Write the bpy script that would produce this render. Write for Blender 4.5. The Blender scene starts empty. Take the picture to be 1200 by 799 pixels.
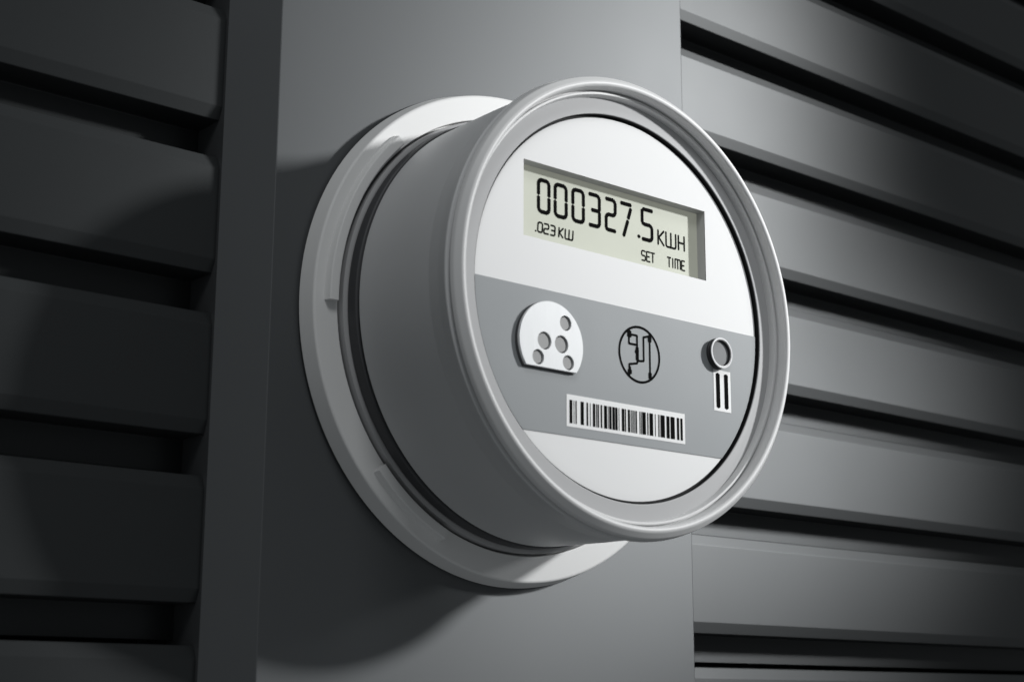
import bpy, bmesh, math, random
from mathutils import Matrix, Vector

# ------------------------------------------------------------------ camera, world, lamps, exposure
S = 0.065                      # metres per unit: the inside radius of the meter's bezel
scene = bpy.context.scene
C = scene.collection
random.seed(4)


def V(x, y, z):
    return Vector((x * S, y * S, z * S))


YAW, PITCH, ROLL = -0.7029, 0.2268, 0.0039
cam_data = bpy.data.cameras.new("camera")
cam = bpy.data.objects.new("camera", cam_data)
C.objects.link(cam)
fwd = Vector((-math.sin(YAW) * math.cos(PITCH), math.cos(YAW) * math.cos(PITCH), math.sin(PITCH)))
rt = Vector((math.cos(YAW), math.sin(YAW), 0))
up = rt.cross(fwd)
r2 = rt * math.cos(ROLL) + up * math.sin(ROLL)
u2 = -rt * math.sin(ROLL) + up * math.cos(ROLL)
mw = Matrix((r2, u2, -fwd)).transposed().to_4x4()
mw.translation = V(-5.4025, -6.4162, -1.9522)
cam.matrix_world = mw
cam_data.sensor_width = 36.0
cam_data.lens = 1827.8 / 1200 * 36.0
cam_data.clip_start = 0.01
cam_data.clip_end = 50.0
cam_data.dof.use_dof = True
cam_data.dof.focus_distance = 8.55 * S
cam_data.dof.aperture_fstop = 18.0
scene.camera = cam

world = bpy.data.worlds.new("World")
scene.world = world
world.use_nodes = True
bg = world.node_tree.nodes["Background"]
bg.inputs[0].default_value = (0.92, 0.97, 1.0, 1)
bg.inputs[1].default_value = 0.16


def area(name, pos, target, size, power, color=(1, 1, 1), size_y=None):
    d = bpy.data.lights.new(name, 'AREA')
    d.energy = power
    d.color = color
    d.size = size * S
    if size_y:
        d.shape = 'RECTANGLE'
        d.size_y = size_y * S
    else:
        d.shape = 'DISK'
    o = bpy.data.objects.new(name, d)
    C.objects.link(o)
    o.location = V(*pos)
    o.rotation_euler = (V(*target) - V(*pos)).to_track_quat('-Z', 'Y').to_euler()
    return o


def spot(name, pos, target, radius, power, cone, blend, color=(1, 1, 1)):
    d = bpy.data.lights.new(name, 'SPOT')
    d.energy = power
    d.color = color
    d.shadow_soft_size = radius * S
    d.spot_size = math.radians(cone)
    d.spot_blend = blend
    o = bpy.data.objects.new(name, d)
    C.objects.link(o)
    o.location = V(*pos)
    o.rotation_euler = (V(*target) - V(*pos)).to_track_quat('-Z', 'Y').to_euler()
    return o


KEY = spot("key_lamp", (17.0, -15.0, 8.1), (0.30, 0, 0.98), 0.85, 118.0, 13.5, 1.0, (0.99, 1.0, 1.0))
KEY.scale = (1.0, 1.45, 1.0)                     # cone stretched taller than wide, shaped to dim the siding at both sides
spot("side_lamp", (16.0, -9.8, 4.2), (2.2, 0.2, -0.65), 1.0, 27.0, 11.5, 1.0, (0.97, 0.99, 1.0))
area("soft_lamp", (-5.0, -9.0, 11.0), (0, -0.4, 0.2), 5.0, 2.3, (0.97, 0.99, 1.0))

scene.view_settings.view_transform = 'Standard'
scene.view_settings.look = 'None'
scene.view_settings.exposure = 0.0
scene.view_settings.gamma = 1.0
scene.render.engine = 'CYCLES'


# ------------------------------------------------------------------ materials
def mat(name, color, rough=0.5, metallic=0.0, spec=0.5, var=0.04, scale=60.0, bump=0.0, bump_scale=900.0,
        rough_var=0.05, stretch=(1, 1, 1), aniso=0.0, tint=None):
    m = bpy.data.materials.new(name)
    m.use_nodes = True
    nt = m.node_tree
    b = nt.nodes["Principled BSDF"]
    b.inputs["Metallic"].default_value = metallic
    b.inputs["Specular IOR Level"].default_value = spec
    tc = nt.nodes.new("ShaderNodeTexCoord")
    mp = nt.nodes.new("ShaderNodeMapping")
    mp.inputs["Scale"].default_value = stretch
    nt.links.new(tc.outputs["Object"], mp.inputs[0])
    n = nt.nodes.new("ShaderNodeTexNoise")
    n.inputs["Scale"].default_value = scale
    n.inputs["Detail"].default_value = 6
    nt.links.new(mp.outputs[0], n.inputs["Vector"])
    ramp = nt.nodes.new("ShaderNodeMapRange")
    ramp.inputs[3].default_value = 1 - var
    ramp.inputs[4].default_value = 1 + var
    nt.links.new(n.outputs["Fac"], ramp.inputs[0])
    mul = nt.nodes.new("ShaderNodeVectorMath")
    mul.operation = 'SCALE'
    mul.inputs[0].default_value = color
    nt.links.new(ramp.outputs[0], mul.inputs["Scale"])
    nt.links.new(mul.outputs[0], b.inputs["Base Color"])
    rr = nt.nodes.new("ShaderNodeMapRange")
    rr.inputs[3].default_value = max(0.02, rough - rough_var)
    rr.inputs[4].default_value = rough + rough_var
    nt.links.new(n.outputs["Fac"], rr.inputs[0])
    nt.links.new(rr.outputs[0], b.inputs["Roughness"])
    if bump:
        n2 = nt.nodes.new("ShaderNodeTexNoise")
        n2.inputs["Scale"].default_value = bump_scale
        n2.inputs["Detail"].default_value = 3
        nt.links.new(mp.outputs[0], n2.inputs["Vector"])
        bp = nt.nodes.new("ShaderNodeBump")
        bp.inputs["Strength"].default_value = bump
        bp.inputs["Distance"].default_value = 0.0004
        nt.links.new(n2.outputs["Fac"], bp.inputs["Height"])
        nt.links.new(bp.outputs[0], b.inputs["Normal"])
    if tint:
        b.inputs["Specular Tint"].default_value = (*tint, 1)
    if aniso:                                     # sheet rolled lengthwise: its sheen spreads up and down
        b.inputs["Anisotropic"].default_value = aniso
        t = nt.nodes.new("ShaderNodeCombineXYZ")
        t.inputs[2].default_value = 1.0
        nt.links.new(t.outputs[0], b.inputs["Tangent"])
    return m


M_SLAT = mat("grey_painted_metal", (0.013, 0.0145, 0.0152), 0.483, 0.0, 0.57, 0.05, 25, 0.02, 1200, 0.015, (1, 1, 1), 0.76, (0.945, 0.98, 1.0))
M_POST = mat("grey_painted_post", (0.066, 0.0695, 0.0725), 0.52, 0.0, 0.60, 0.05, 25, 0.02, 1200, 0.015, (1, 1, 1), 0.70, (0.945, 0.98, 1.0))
M_WALL = mat("dark_wall_backing", (0.02, 0.021, 0.022), 0.8)
M_BODY = mat("light_grey_plastic", (0.56, 0.565, 0.57), 0.42, 0.0, 0.4, 0.02, 40, 0.03, 1600)
M_RIM = mat("rim_grey_plastic", (0.66, 0.66, 0.66), 0.45, 0.0, 0.4, 0.02, 40, 0.02, 1600)
M_BASE = mat("pale_plastic", (0.71, 0.71, 0.705), 0.5, 0.0, 0.25, 0.02, 40, 0.03, 1600)
M_BEZEL = mat("bezel_grey_plastic", (0.48, 0.48, 0.485), 0.6, 0.0, 0.15, 0.02, 40)
M_COLLAR = mat("collar_grey_plastic", (0.36, 0.36, 0.365), 0.5, 0, 0.3)
M_GASKET = mat("black_rubber", (0.045, 0.046, 0.05), 0.55)
M_BLACK = mat("black_lining", (0.01, 0.01, 0.011), 0.7, 0, 0.2)
M_WHITE = mat("white_faceplate", (0.82, 0.82, 0.82), 0.6, 0, 0.1, 0.01, 30)
M_BAND = mat("grey_print", (0.26, 0.275, 0.285), 0.55, 0, 0.3, 0.03, 30)
M_INK = mat("black_ink", (0.005, 0.005, 0.005), 0.8, 0, 0.02)
M_WINK = mat("white_ink", (0.82, 0.82, 0.82), 0.6, 0, 0.2, 0.01)
M_LCD = mat("lcd_glass", (0.44, 0.455, 0.39), 0.5, 0, 0.1, 0.015, 50)
_lcd = M_LCD.node_tree.nodes["Principled BSDF"]          # glow added to soften the shadow inside the display recess
_lcd.inputs["Emission Color"].default_value = (0.93, 0.95, 0.80, 1)
_lcd.inputs["Emission Strength"].default_value = 0.14
M_FRAME = mat("display_recess_grey", (0.5, 0.5, 0.5), 0.6, 0, 0.2)
M_STEEL = mat("brushed_steel", (0.70, 0.71, 0.72), 0.55, 0.1, 0.4, 0.05, 120, 0, 900, 0.08, (18, 1, 1))
M_SENSOR = mat("grey_sensor", (0.27, 0.27, 0.27), 0.5, 0, 0.3, 0.15, 500)
M_CHROME = mat("button_metal", (0.50, 0.50, 0.51), 0.55, 0.1)
M_KNOB = mat("button_black", (0.03, 0.03, 0.032), 0.4)
M_LENS = mat("button_grey", (0.20, 0.205, 0.21), 0.6, 0, 0.2, 0.06, 300)


# ------------------------------------------------------------------ helpers
ON_FACE = {"digit", "decimal_point", "letter", "optical_port", "wiring_emblem", "push_button", "button_label", "barcode"}


def link(name, bm, m, parent=None, smooth=30.0):
    me = bpy.data.meshes.new(name)
    bmesh.ops.recalc_face_normals(bm, faces=bm.faces)
    bm.to_mesh(me)
    bm.free()
    me.materials.append(m)
    if smooth:
        me.shade_smooth()
        me.set_sharp_from_angle(angle=math.radians(smooth))
    o = bpy.data.objects.new(name, me)
    C.objects.link(o)
    if smooth:
        weighted(o)
    if parent:
        o.parent = parent
    if name in ON_FACE:
        o.location = V(-0.027, 0, -0.010)
    return o


def weighted(o):
    """flat faces keep their own normals; only the rounded edges are smooth."""
    w = o.modifiers.new("weighted_normals", 'WEIGHTED_NORMAL')
    w.mode = 'FACE_AREA'
    w.weight = 100
    w.keep_sharp = True


def empty(name, label, cat, loc=(0, 0, 0)):
    o = bpy.data.objects.new(name, None)
    o.empty_display_size = 0.02
    C.objects.link(o)
    o.location = V(*loc)
    o["label"] = label
    o["category"] = cat
    return o


def fillet(pts, closed=True, segs=3):
    """pts: (a, b, r) corners -> polyline with rounded corners of radius r."""
    out = []
    n = len(pts)
    for i, (a, b, r) in enumerate(pts):
        if r <= 0 or (not closed and i in (0, n - 1)):
            out.append((a, b))
            continue
        p = Vector((a, b))
        d1 = Vector(pts[i - 1][:2]) - p
        d2 = Vector(pts[(i + 1) % n][:2]) - p
        ang = d1.angle(d2)
        if ang > math.pi - 0.02:
            out.append((a, b))
            continue
        t = min(r / math.tan(ang / 2), d1.length * 0.49, d2.length * 0.49)
        rr = t * math.tan(ang / 2)
        c = p + (d1.normalized() + d2.normalized()).normalized() * (rr / math.sin(ang / 2))
        s = p + d1.normalized() * t - c
        e = p + d2.normalized() * t - c
        tot = s.angle_signed(e) if s.length > 1e-9 and e.length > 1e-9 else 0
        for k in range(segs + 1):
            f = tot * k / segs
            # angle_signed is clockwise-positive
            ca, sa = math.cos(-f), math.sin(-f)
            out.append((c.x + s.x * ca - s.y * sa, c.y + s.x * sa + s.y * ca))
    return out


def lathe(profile, seg=192, closed=False, a0=0.0, a1=2 * math.pi):
    """profile: (r, h); revolved about the meter's axis (x=z=0), h towards the viewer."""
    bm = bmesh.new()
    full = abs(a1 - a0 - 2 * math.pi) < 1e-6
    n = seg if full else seg + 1
    rings = []
    for k in range(n):
        t = a0 + (a1 - a0) * k / seg
        rings.append([bm.verts.new(V(r * math.cos(t), -h, r * math.sin(t))) for r, h in profile])
    m = len(profile)
    for k in range(seg):
        A, B = rings[k], rings[(k + 1) % n]
        for i in range(m if closed else m - 1):
            j = (i + 1) % m
            bm.faces.new((A[i], A[j], B[j], B[i]))
    if not full and closed:
        bm.faces.new(rings[0])
        bm.faces.new(rings[-1][::-1])
    return bm


def prism(poly, x0, x1):
    """closed (y, z) profile extruded along x, with slightly eased ends."""
    bm = bmesh.new()
    A = [bm.verts.new(V(x0, y, z)) for y, z in poly]
    B = [bm.verts.new(V(x1, y, z)) for y, z in poly]
    n = len(poly)
    for i in range(n):
        j = (i + 1) % n
        bm.faces.new((A[i], A[j], B[j], B[i]))
    bm.faces.new(A[::-1])
    bm.faces.new(B)
    return bm


def plate(loops, h0, h1):
    """outer loop plus hole loops in (x, z), a slab from depth h0 (back) to h1 (front)."""
    bm = bmesh.new()
    edges = []
    front = []
    for lp in loops:
        vs = [bm.verts.new(V(x, -h1, z)) for x, z in lp]
        front.append(vs)
        for i in range(len(vs)):
            edges.append(bm.edges.new((vs[i], vs[(i + 1) % len(vs)])))
    bmesh.ops.triangle_fill(bm, use_beauty=True, use_dissolve=False, edges=edges, normal=(0, -1, 0))
    if h0 < h1:
        for vs in front:
            back = [bm.verts.new(V(v.co.x / S, -h0, v.co.z / S)) for v in vs]
            for i in range(len(vs)):
                j = (i + 1) % len(vs)
                bm.faces.new((vs[i], vs[j], back[j], back[i]))
    return bm


def arc(cx, cz, r, a0=0.0, a1=360.0, n=48, close=False):
    k = n if not close else n
    return [(cx + r * math.cos(math.radians(a0 + (a1 - a0) * i / n)), cz + r * math.sin(math.radians(a0 + (a1 - a0) * i / n)))
            for i in range(k + (0 if abs(a1 - a0) == 360 else 1))]


def rect(x0, z0, x1, z1):
    return [(x0, z0), (x1, z0), (x1, z1), (x0, z1)]


class Ink:
    """flat printed strokes: thin quads with round ends lying on a face at depth h."""
    def __init__(self, h):
        self.bm = bmesh.new()
        self.h = h

    def poly(self, pts):
        self.bm.faces.new([self.bm.verts.new(V(x, -self.h, z)) for x, z in pts])

    def stroke(self, a, b, w, cap=0.5):
        d = Vector((b[0] - a[0], b[1] - a[1]))
        L = d.length
        if L < 1e-9:
            return
        d /= L
        n = Vector((-d.y, d.x)) * (w / 2)
        e = d * (w / 2) * cap
        a, b = Vector(a), Vector(b)
        self.poly([tuple(a - n), tuple(b - n), tuple(b + e), tuple(b + n), tuple(a + n), tuple(a - e)])
        self.h += 1e-6

    def line(self, pts, w, cap=0.9):
        for a, b in zip(pts[:-1], pts[1:]):
            self.stroke(a, b, w, cap)

    def ring(self, cx, cz, r0, r1, n=64):
        o = [self.bm.verts.new(V(cx + r1 * math.cos(6.2831853 * i / n), -self.h, cz + r1 * math.sin(6.2831853 * i / n))) for i in range(n)]
        q = [self.bm.verts.new(V(cx + r0 * math.cos(6.2831853 * i / n), -self.h, cz + r0 * math.sin(6.2831853 * i / n))) for i in range(n)]
        for i in range(n):
            j = (i + 1) % n
            self.bm.faces.new((o[i], o[j], q[j], q[i]))

    def done(self, name, m, parent):
        return link(name, self.bm, m, parent, 0)


# ------------------------------------------------------------------ the wall behind, the post and the siding
Z_LO, Z_HI = -4.2, 6.4
X_L, X_R = -1.5158, 1.4448
bm = bmesh.new()
bmesh.ops.create_cube(bm, size=1.0)
for v in bm.verts:
    v.co = V(1.6 + v.co.x * 15.0, 1.0 + v.co.y * 0.4, 1.1 + v.co.z * (Z_HI - Z_LO))
wall = link("wall", bm, M_WALL, None, 0)
wall["kind"] = "structure"

post_loop = fillet([(X_L, 0, 0.010), (X_R, 0, 0.014), (X_R + 0.16, 0.18, 0), (X_R + 0.16, 0.80, 0), (X_L - 0.2057, 0.80, 0), (X_L - 0.2057, 0.18, 0)], True, 4)
bm = bmesh.new()
A = [bm.verts.new(V(x, y, Z_LO)) for x, y in post_loop]
B = [bm.verts.new(V(x, y, Z_HI)) for x, y in post_loop]
for i in range(len(A)):
    j = (i + 1) % len(A)
    bm.faces.new((A[i], A[j], B[j], B[i]))
bm.faces.new(A[::-1])
bm.faces.new(B)
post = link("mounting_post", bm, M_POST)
post["label"] = "wide smooth grey post standing proud between the two sidings, carrying the meter"
post["category"] = "post"

PITCH_Z = 0.8037
# closed (y, z) profile of one slat; z = 0 at its top edge
SLAT = fillet([
    (0.695, 0.0, 0), (0.2268, 0.0, 0.012), (0.200, -0.067, 0.020), (0.200, -0.537, 0.020), (0.2268, -0.604, 0.008),
    (0.435, -0.604, 0.008), (0.435, -0.771, 0.004), (0.470, -0.771, 0.004), (0.470, -0.572, 0), (0.695, -0.572, 0)], True, 4)


def siding(name, label, x0, x1, z_top, ks):
    root = empty(name, label, "siding", ((x0 + x1) / 2, 0.7, Z_LO))
    off = root.location
    me = None
    for k in ks:
        if me is None:
            o = link("slat", prism(SLAT, x0, x1), M_SLAT)
            me = o.data
        else:
            o = bpy.data.objects.new("slat", me)
            C.objects.link(o)
            weighted(o)
        o.parent = root
        o.location = V(0, random.uniform(-0.003, 0.003), z_top - k * PITCH_Z + random.uniform(-0.003, 0.003)) - off
    return root


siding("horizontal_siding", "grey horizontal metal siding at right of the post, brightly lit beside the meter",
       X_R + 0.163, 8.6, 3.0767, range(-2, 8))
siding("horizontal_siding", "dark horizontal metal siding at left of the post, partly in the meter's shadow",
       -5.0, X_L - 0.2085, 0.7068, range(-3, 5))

# ------------------------------------------------------------------ the meter
meter = empty("electricity_meter", "round grey electricity meter with digital display reading 000327.5 KWH, mounted on the post", "meter")

# base plate: a shallow dish with a shadow gap at the wall
base = link("base_plate", lathe(fillet([
    (0.90, 0.001, 0), (1.335, 0.001, 0), (1.335, 0.016, 0), (1.368, 0.016, 0.004), (1.343, 0.116, 0.016), (1.203, 0.116, 0.006), (1.203, 0.06, 0),
    (0.90, 0.06, 0)], True, 4), closed=True), M_BASE, meter)


def tab(a0, a1):
    a0, a1 = math.radians(a0), math.radians(a1)
    prof = fillet([(1.219, 0.112, 0), (1.219, 0.156, 0.008), (1.272, 0.156, 0.009), (1.284, 0.112, 0)], True, 3)
    return link("locking_tab", lathe(prof, 40, True, a0, a1), M_BASE, base)


tab(133.5, 181.0)
tab(-138.5, -115.0)
tab(2.0, 48.0)

link("collar", lathe(fillet([(1.0, 0.07, 0), (1.192, 0.07, 0), (1.192, 0.146, 0.006), (1.174, 0.152, 0.004), (1.0, 0.152, 0)], True, 3), closed=True),
     M_COLLAR, meter)
link("gasket", lathe(fillet([(1.0, 0.148, 0), (1.166, 0.148, 0), (1.172, 0.165, 0.01), (1.170, 0.222, 0.010), (1.130, 0.230, 0.004), (1.130, 0.25, 0), (1.0, 0.25, 0)], True, 3),
                     closed=True), M_GASKET, meter)
# housing: the drum, with the shallow cove that leads to the front rim
link("housing", lathe(fillet([
    (1.125, 0.238, 0), (1.162, 0.238, 0.010), (1.168, 0.60, 0), (1.168, 0.815, 0.10), (1.178, 0.90, 0.3), (1.191, 0.968, 0.010), (1.163, 0.978, 0.003), (1.125, 0.978, 0)],
    True, 6), closed=True), M_BODY, meter)
# front rim: the rolled bead and the stepped inside
link("front_rim", lathe(fillet([
    (1.05, 0.915, 0), (1.124, 0.915, 0), (1.124, 0.979, 0), (1.163, 0.979, 0.002), (1.184, 0.992, 0.008), (1.178, 1.015, 0.025), (1.146, 1.047, 0.022), (1.122, 1.040, 0.014), (1.115, 0.970, 0.002), (1.111, 0.970, 0.002), (1.108, 0.986, 0.004), (1.094, 0.986, 0.005), (1.087, 0.944, 0),
    (1.05, 0.944, 0)], True, 6), closed=True), M_RIM, meter)
link("bezel", lathe(fillet([(1.1, 0.90, 0), (1.1, 0.948, 0), (1.088, 0.948, 0.004), (1.002, 0.953, 0.006), (1.002, 0.90, 0)], True, 3), closed=True), M_BEZEL, meter)
link("bezel_lining", lathe([(1.0005, 0.949), (1.0, 0.90)]), M_BLACK, meter, 0)

HF = 0.930                                             # depth of the faceplate
LX0, LX1, LZ0, LZ1 = -0.684, 0.608, 0.245, 0.633       # window of the display
face = link("faceplate", plate([arc(0, 0, 0.9875, n=160), rect(LX0, LZ0, LX1, LZ1)], HF - 0.004, HF), M_WHITE, meter, 0)
link("dark_gap", lathe([(0.97, HF - 0.0045), (1.03, HF - 0.0045)], 160), M_BLACK, meter, 0)

# display: recess walls, the screen and its characters
display = link("display", plate([rect(LX0 - 0.02, LZ0 - 0.02, LX1 + 0.02, LZ1 + 0.02)], HF - 0.075, HF - 0.060), M_LCD, meter, 0)
bm = bmesh.new()
fr = [rect(LX0, LZ0, LX1, LZ1)]
pts = fr[0]
va = [bm.verts.new(V(x, -(HF - 0.001), z)) for x, z in pts]
vb = [bm.verts.new(V(x, -(HF - 0.0595), z)) for x, z in pts]
e = 0.012
pts2 = rect(LX0 - e, LZ0 - e, LX1 + e, LZ1 + e)
vc = [bm.verts.new(V(x, -(HF - 0.0045), z)) for x, z in pts2]
vd = [bm.verts.new(V(x, -(HF - 0.0595), z)) for x, z in pts2]
for i in range(4):
    j = (i + 1) % 4
    bm.faces.new((va[i], va[j], vb[j], vb[i]))
    bm.faces.new((vc[i], vc[j], vd[j], vd[i]))
    bm.faces.new((vb[i], vb[j], vd[j], vd[i]))
link("recess_frame", bm, M_FRAME, display, 0)

ink_h = HF - 0.060 + 0.0012
SEG = {'0': 'abcdef', '2': 'abged', '3': 'abgcd', '5': 'afgcd', '6': 'afgedc', '7': 'ab', '.': ''}


def seven(ch, x0, x1, z0, z1, w, name):
    k = Ink(ink_h)
    x0, x1, z0, z1 = x0 + w / 2, x1 - w / 2, z0 + w / 2, z1 - w / 2
    zm = (z0 + z1) / 2
    c = w * 0.62
    g = w * 0.28
    t = w * 0.5
    if ch == '0':
        k.line([(x0, zm + g), (x0, z1 - c), (x0 + c, z1), (x1 - c, z1), (x1, z1 - c), (x1, zm + g)], w, 0.6)
        k.line([(x0, zm - g), (x0, z0 + c), (x0 + c, z0), (x1 - c, z0), (x1, z0 + c), (x1, zm - g)], w, 0.6)
    elif ch == '3':
        k.line([(x0 - t * .6, z1), (x1 - c, z1), (x1, z1 - c), (x1, zm + g), (x1 - g, zm)], w, 0.6)
        k.line([(x0 + t, zm), (x1 - g * 2, zm)], w, 0.6)
        k.line([(x1, zm - g), (x1, z0 + c), (x1 - c, z0), (x0 - t * .6, z0)], w, 0.6)
    elif ch == '2':
        k.line([(x0, z1), (x1 - c, z1), (x1, z1 - c), (x1, zm + c), (x1 - c, zm), (x0 + c, zm), (x0, zm - c), (x0, z0 + c * .6), (x0 + c * .6, z0), (x1, z0)], w, 0.6)
    elif ch == '7':
        k.line([(x0 - t, z1), (x1, z1)], w, 0.6)
        k.line([(x1 - w * .1, z1 - w * .9), (x1 - w * 1.0, zm + g)], w, 0.6)
        k.line([(x1 - w * 1.15, zm - g * 1.2), (x1 - w * 2.6, z0 - t)], w, 0.6)
    elif ch == '5':
        k.line([(x1 + t * .4, z1), (x0 + g, z1)], w, 0.6)
        k.line([(x0, z1 - g), (x0, zm + c * .6), (x0 + c, zm), (x1 - c, zm), (x1, zm - c), (x1, z0 + c), (x1 - c, z0), (x0, z0)], w, 0.6)
    elif ch == '.':
        k.line([(x0, z0), (x0, z0 + w * .35)], w * 1.05, 0.7)
    return k.done(name, M_INK, display)


W7 = 0.0215
for ch, a, b in (('0', -.519, -.428), ('0', -.408, -.312), ('0', -.288, -.194), ('3', -.168, -.082), ('2', -.056, .031), ('7', .062, .146), ('5', .206, .299)):
    seven(ch, a, b, .410, .596, W7, "digit")
seven('.', .180, .206, .414, .47, W7, "decimal_point")


def strokes(name, segs, x0, z0, w_, h_, sw, slant=0.0):
    """segs in a unit cell."""
    k = Ink(ink_h)
    for ln in segs:
        k.line([(x0 + u * w_ + v * slant * h_, z0 + v * h_) for u, v in ln], sw, 0.7)
    return k.done(name, M_INK, display)


GL = {
    'K': [[(0, 0), (0, 1)], [(1, 1), (.12, .5), (1, 0)]],
    'W': [[(0, 1), (0, .12), (.08, 0), (.92, 0), (1, .12), (1, 1)], [(.5, 0), (.5, 1)]],
    'H': [[(0, 0), (0, 1)], [(1, 0), (1, 1)], [(0, .5), (1, .5)]],
    'S': [[(1, .92), (.85, 1), (.15, 1), (0, .88), (0, .62), (.15, .5), (.85, .5), (1, .38), (1, .12), (.85, 0), (0, 0)]],
    'E': [[(1, 1), (0, 1), (0, 0), (1, 0)], [(0, .5), (.8, .5)]],
    'T': [[(0, 1), (1, 1)], [(.5, 0), (.5, 1)]],
    'I': [[(.5, 0), (.5, 1)]],
    'M': [[(0, 0), (0, 1), (.88, 1), (1, .9), (1, 0)], [(.5, 0), (.5, 1)]],
    '0': [[(.2, 0), (0, .15), (0, .85), (.2, 1), (.8, 1), (1, .85), (1, .15), (.8, 0), (.2, 0)]],
    '2': [[(0, 1), (.85, 1), (1, .88), (1, .62), (.85, .5), (.15, .5), (0, .4), (0, 0), (1, 0)]],
    '3': [[(0, 1), (.85, 1), (1, .88), (1, .12), (.85, 0), (0, 0)], [(.2, .5), (1, .5)]],
}
for ch, a, b in (('K', .334, .378), ('W', .394, .468), ('H', .489, .533)):
    strokes("letter", GL[ch], a, .413, b - a, .080, .0115)
for ch, a, b in (('S', .209, .236), ('E', .246, .271), ('T', .276, .306), ('T', .401, .428), ('I', .434, .450), ('M', .460, .500), ('E', .510, .534)):
    strokes("letter", GL[ch], a, .304, b - a, .052, .0085)
for ch, a, b in (('0', -.514, -.484), ('2', -.473, -.443), ('3', -.430, -.401)):
    strokes("digit", GL[ch], a, .313, b - a, .050, .0092, 0.06)
for ch, a, b in (('K', -.374, -.346), ('W', -.332, -.280)):
    strokes("letter", GL[ch], a, .313, b - a, .050, .0092, 0.06)
strokes("decimal_point", [[(0, 0), (0, .5)]], -.527, .312, .01, .01, .0095)

# grey band printed across the faceplate
band = []
zt, zb = -0.006, -0.706
R_ = 0.9875
for i in range(25):
    z = zb + (zt - zb) * i / 24
    band.append((math.sqrt(R_ ** 2 - z * z), z))
for i in range(25):
    z = zt + (zb - zt) * i / 24
    band.append((-math.sqrt(R_ ** 2 - z * z), z))
link("printed_band", plate([band], HF - 0.003, HF + 0.004), M_BAND, meter, 0)
HB = HF + 0.004

# optical port: a round steel plate cut straight at the bottom, with five sensor holes
pc = (-0.500, -0.262)
PR = 0.204
a_cut = math.degrees(math.asin((-0.388 - pc[1]) / PR))
outer = arc(pc[0], pc[1], PR, a_cut, 180 - a_cut, 72)
holes = [(-.410, -.151, .038), (-.547, -.258, .044), (-.437, -.260, .044), (-.587, -.343, .037), (-.393, -.345, .037)]
port = link("optical_port", plate([outer] + [arc(x, z, r, 0, 360, 28) for x, z, r in holes], HB + 0.009, HB + 0.025), M_STEEL, meter, 30)
link("dark_underlay", plate([arc(pc[0] - 0.004, pc[1] - 0.004, PR + 0.004, a_cut, 180 - a_cut, 72)], HB + 0.0005, HB + 0.0085), M_GASKET, port, 30)  # added dark plate, set down-left, in place of the port's dark side
for x, z, r in holes:
    link("sensor", plate([arc(x, z, r - 0.0065, 0, 360, 28)], HB + 0.0088, HB + 0.016), M_SENSOR, port, 30)

# wiring-diagram emblem
k = Ink(HB + 0.0016)
ec = (0.118, -0.226)
k.ring(ec[0], ec[1], 0.1365, 0.149)


def E_(px, py):
    """emblem sketch coordinates (0..1 across, 0..1 down) -> faceplate"""
    return (ec[0] - 0.148 + 0.296 * px, ec[1] + 0.148 - 0.296 * py)


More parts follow.
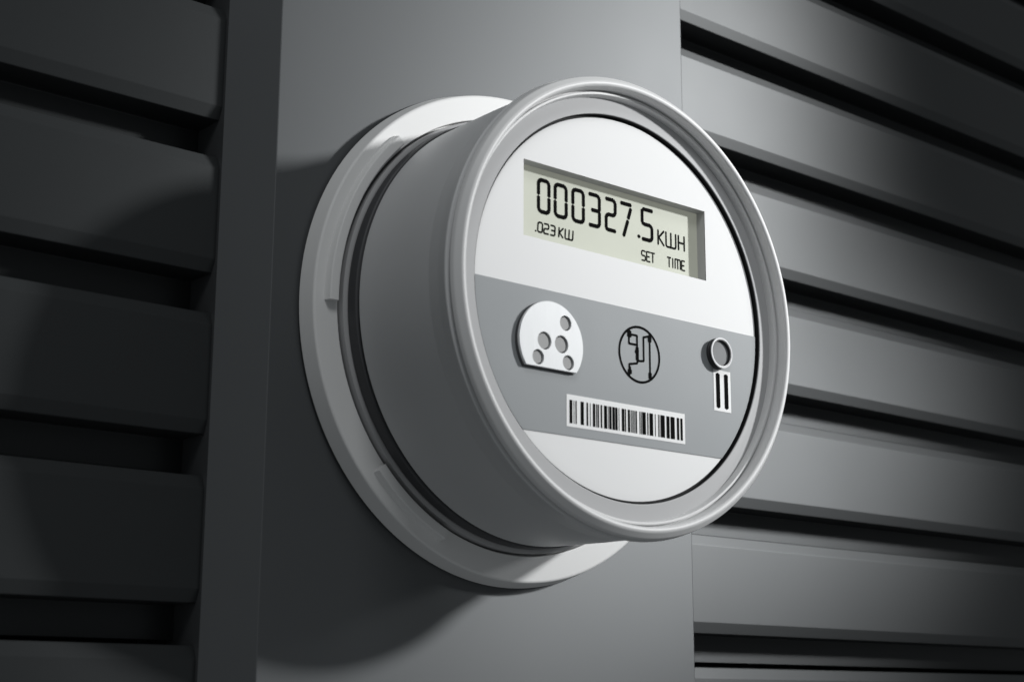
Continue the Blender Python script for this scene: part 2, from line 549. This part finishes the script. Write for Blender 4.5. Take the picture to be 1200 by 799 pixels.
lw = 0.0115
k.h += 2e-6
k.line([E_(.25, .10), E_(.25, .34), E_(.45, .34)], lw)
k.line([E_(.25, .175), E_(.445, .175), E_(.445, .66), E_(.25, .70), E_(.25, .89)], lw)
k.line([E_(.445, .62), E_(.60, .60), E_(.60, .18), E_(.75, .14)], lw)
k.line([E_(.75, .09), E_(.75, .91)], lw)
for a, b, w in ((E_(.26, .12), E_(.26, .22), .030), (E_(.75, .14), E_(.75, .24), .026), (E_(.75, .79), E_(.75, .89), .024),
                (E_(.26, .74), E_(.26, .80), .018), (E_(.26, .80), E_(.26, .86), .030), (E_(.445, .38), E_(.445, .60), .022), (E_(.40, .455), E_(.47, .455), .018)):
    k.stroke(a, b, w, 0.5)
k.done("wiring_emblem", M_INK, meter)

# push button with a slotted label below it
bx, bz = 0.700, -0.138
def at_button(bm_):
    for v in bm_.verts:
        v.co = v.co + V(bx, -HB, bz)
    return bm_


button = link("push_button", at_button(lathe(fillet([
    (0.0, 0.001, 0), (0.083, 0.001, 0), (0.083, 0.014, 0.003), (0.075, 0.017, 0.001), (0.075, 0.021, 0.001), (0.081, 0.023, 0.003), (0.081, 0.035, 0.003), (0.068, 0.035, 0.002),
    (0.066, 0.018, 0), (0.0, 0.018, 0)], False, 3), 64)), M_KNOB, meter)
link("button_ring", at_button(lathe(fillet([(0.0835, 0.033, 0), (0.0835, 0.037, 0.002), (0.0735, 0.037, 0.002), (0.0725, 0.033, 0)], False, 3), 64)), M_CHROME, button)
link("button_face", at_button(plate([arc(0, 0, 0.0645, n=48)], 0.0185, 0.021)), M_LENS, button, 0)
lab = link("button_label", plate([rect(.667, -.445, .800, -.224)], HB + 0.0005, HB + 0.0015), M_WINK, meter, 0)
k = Ink(HB + 0.0028)
for cx in (.700, .764):
    k.stroke((cx, -.246), (cx, -.424), .030, 0.5)
k.done("bar", M_INK, lab)

# barcode sticker
code = link("barcode", plate([rect(-.385, -.651, .440, -.4935)], HB + 0.0005, HB + 0.0015), M_WINK, meter, 0)
k = Ink(HB + 0.0028)
BARS = [(120, 141), (152, 156), (166, 175), (206, 231), (252, 264), (279, 284), (302, 321), (329, 337), (342, 351), (364, 376), (391, 416), (424, 428), (433, 451), (458, 478),
        (482, 500), (510, 515), (535, 556), (561, 570), (585, 602), (609, 614), (619, 624), (630, 636), (641, 645), (650, 660), (681, 687), (693, 699), (704, 734), (746, 755),
        (765, 795), (811, 817), (839, 845), (851, 854), (860, 895), (910, 936), (945, 981), (1000, 1019), (1031, 1050)]
for a, b in BARS:
    xa = -.366 + (a - 120) / 930 * .788
    xb = -.366 + (b - 120) / 930 * .788
    k.poly([(xa, -.634), (xb, -.634), (xb, -.520), (xa, -.520)])
k.done("code_bars", M_INK, code)
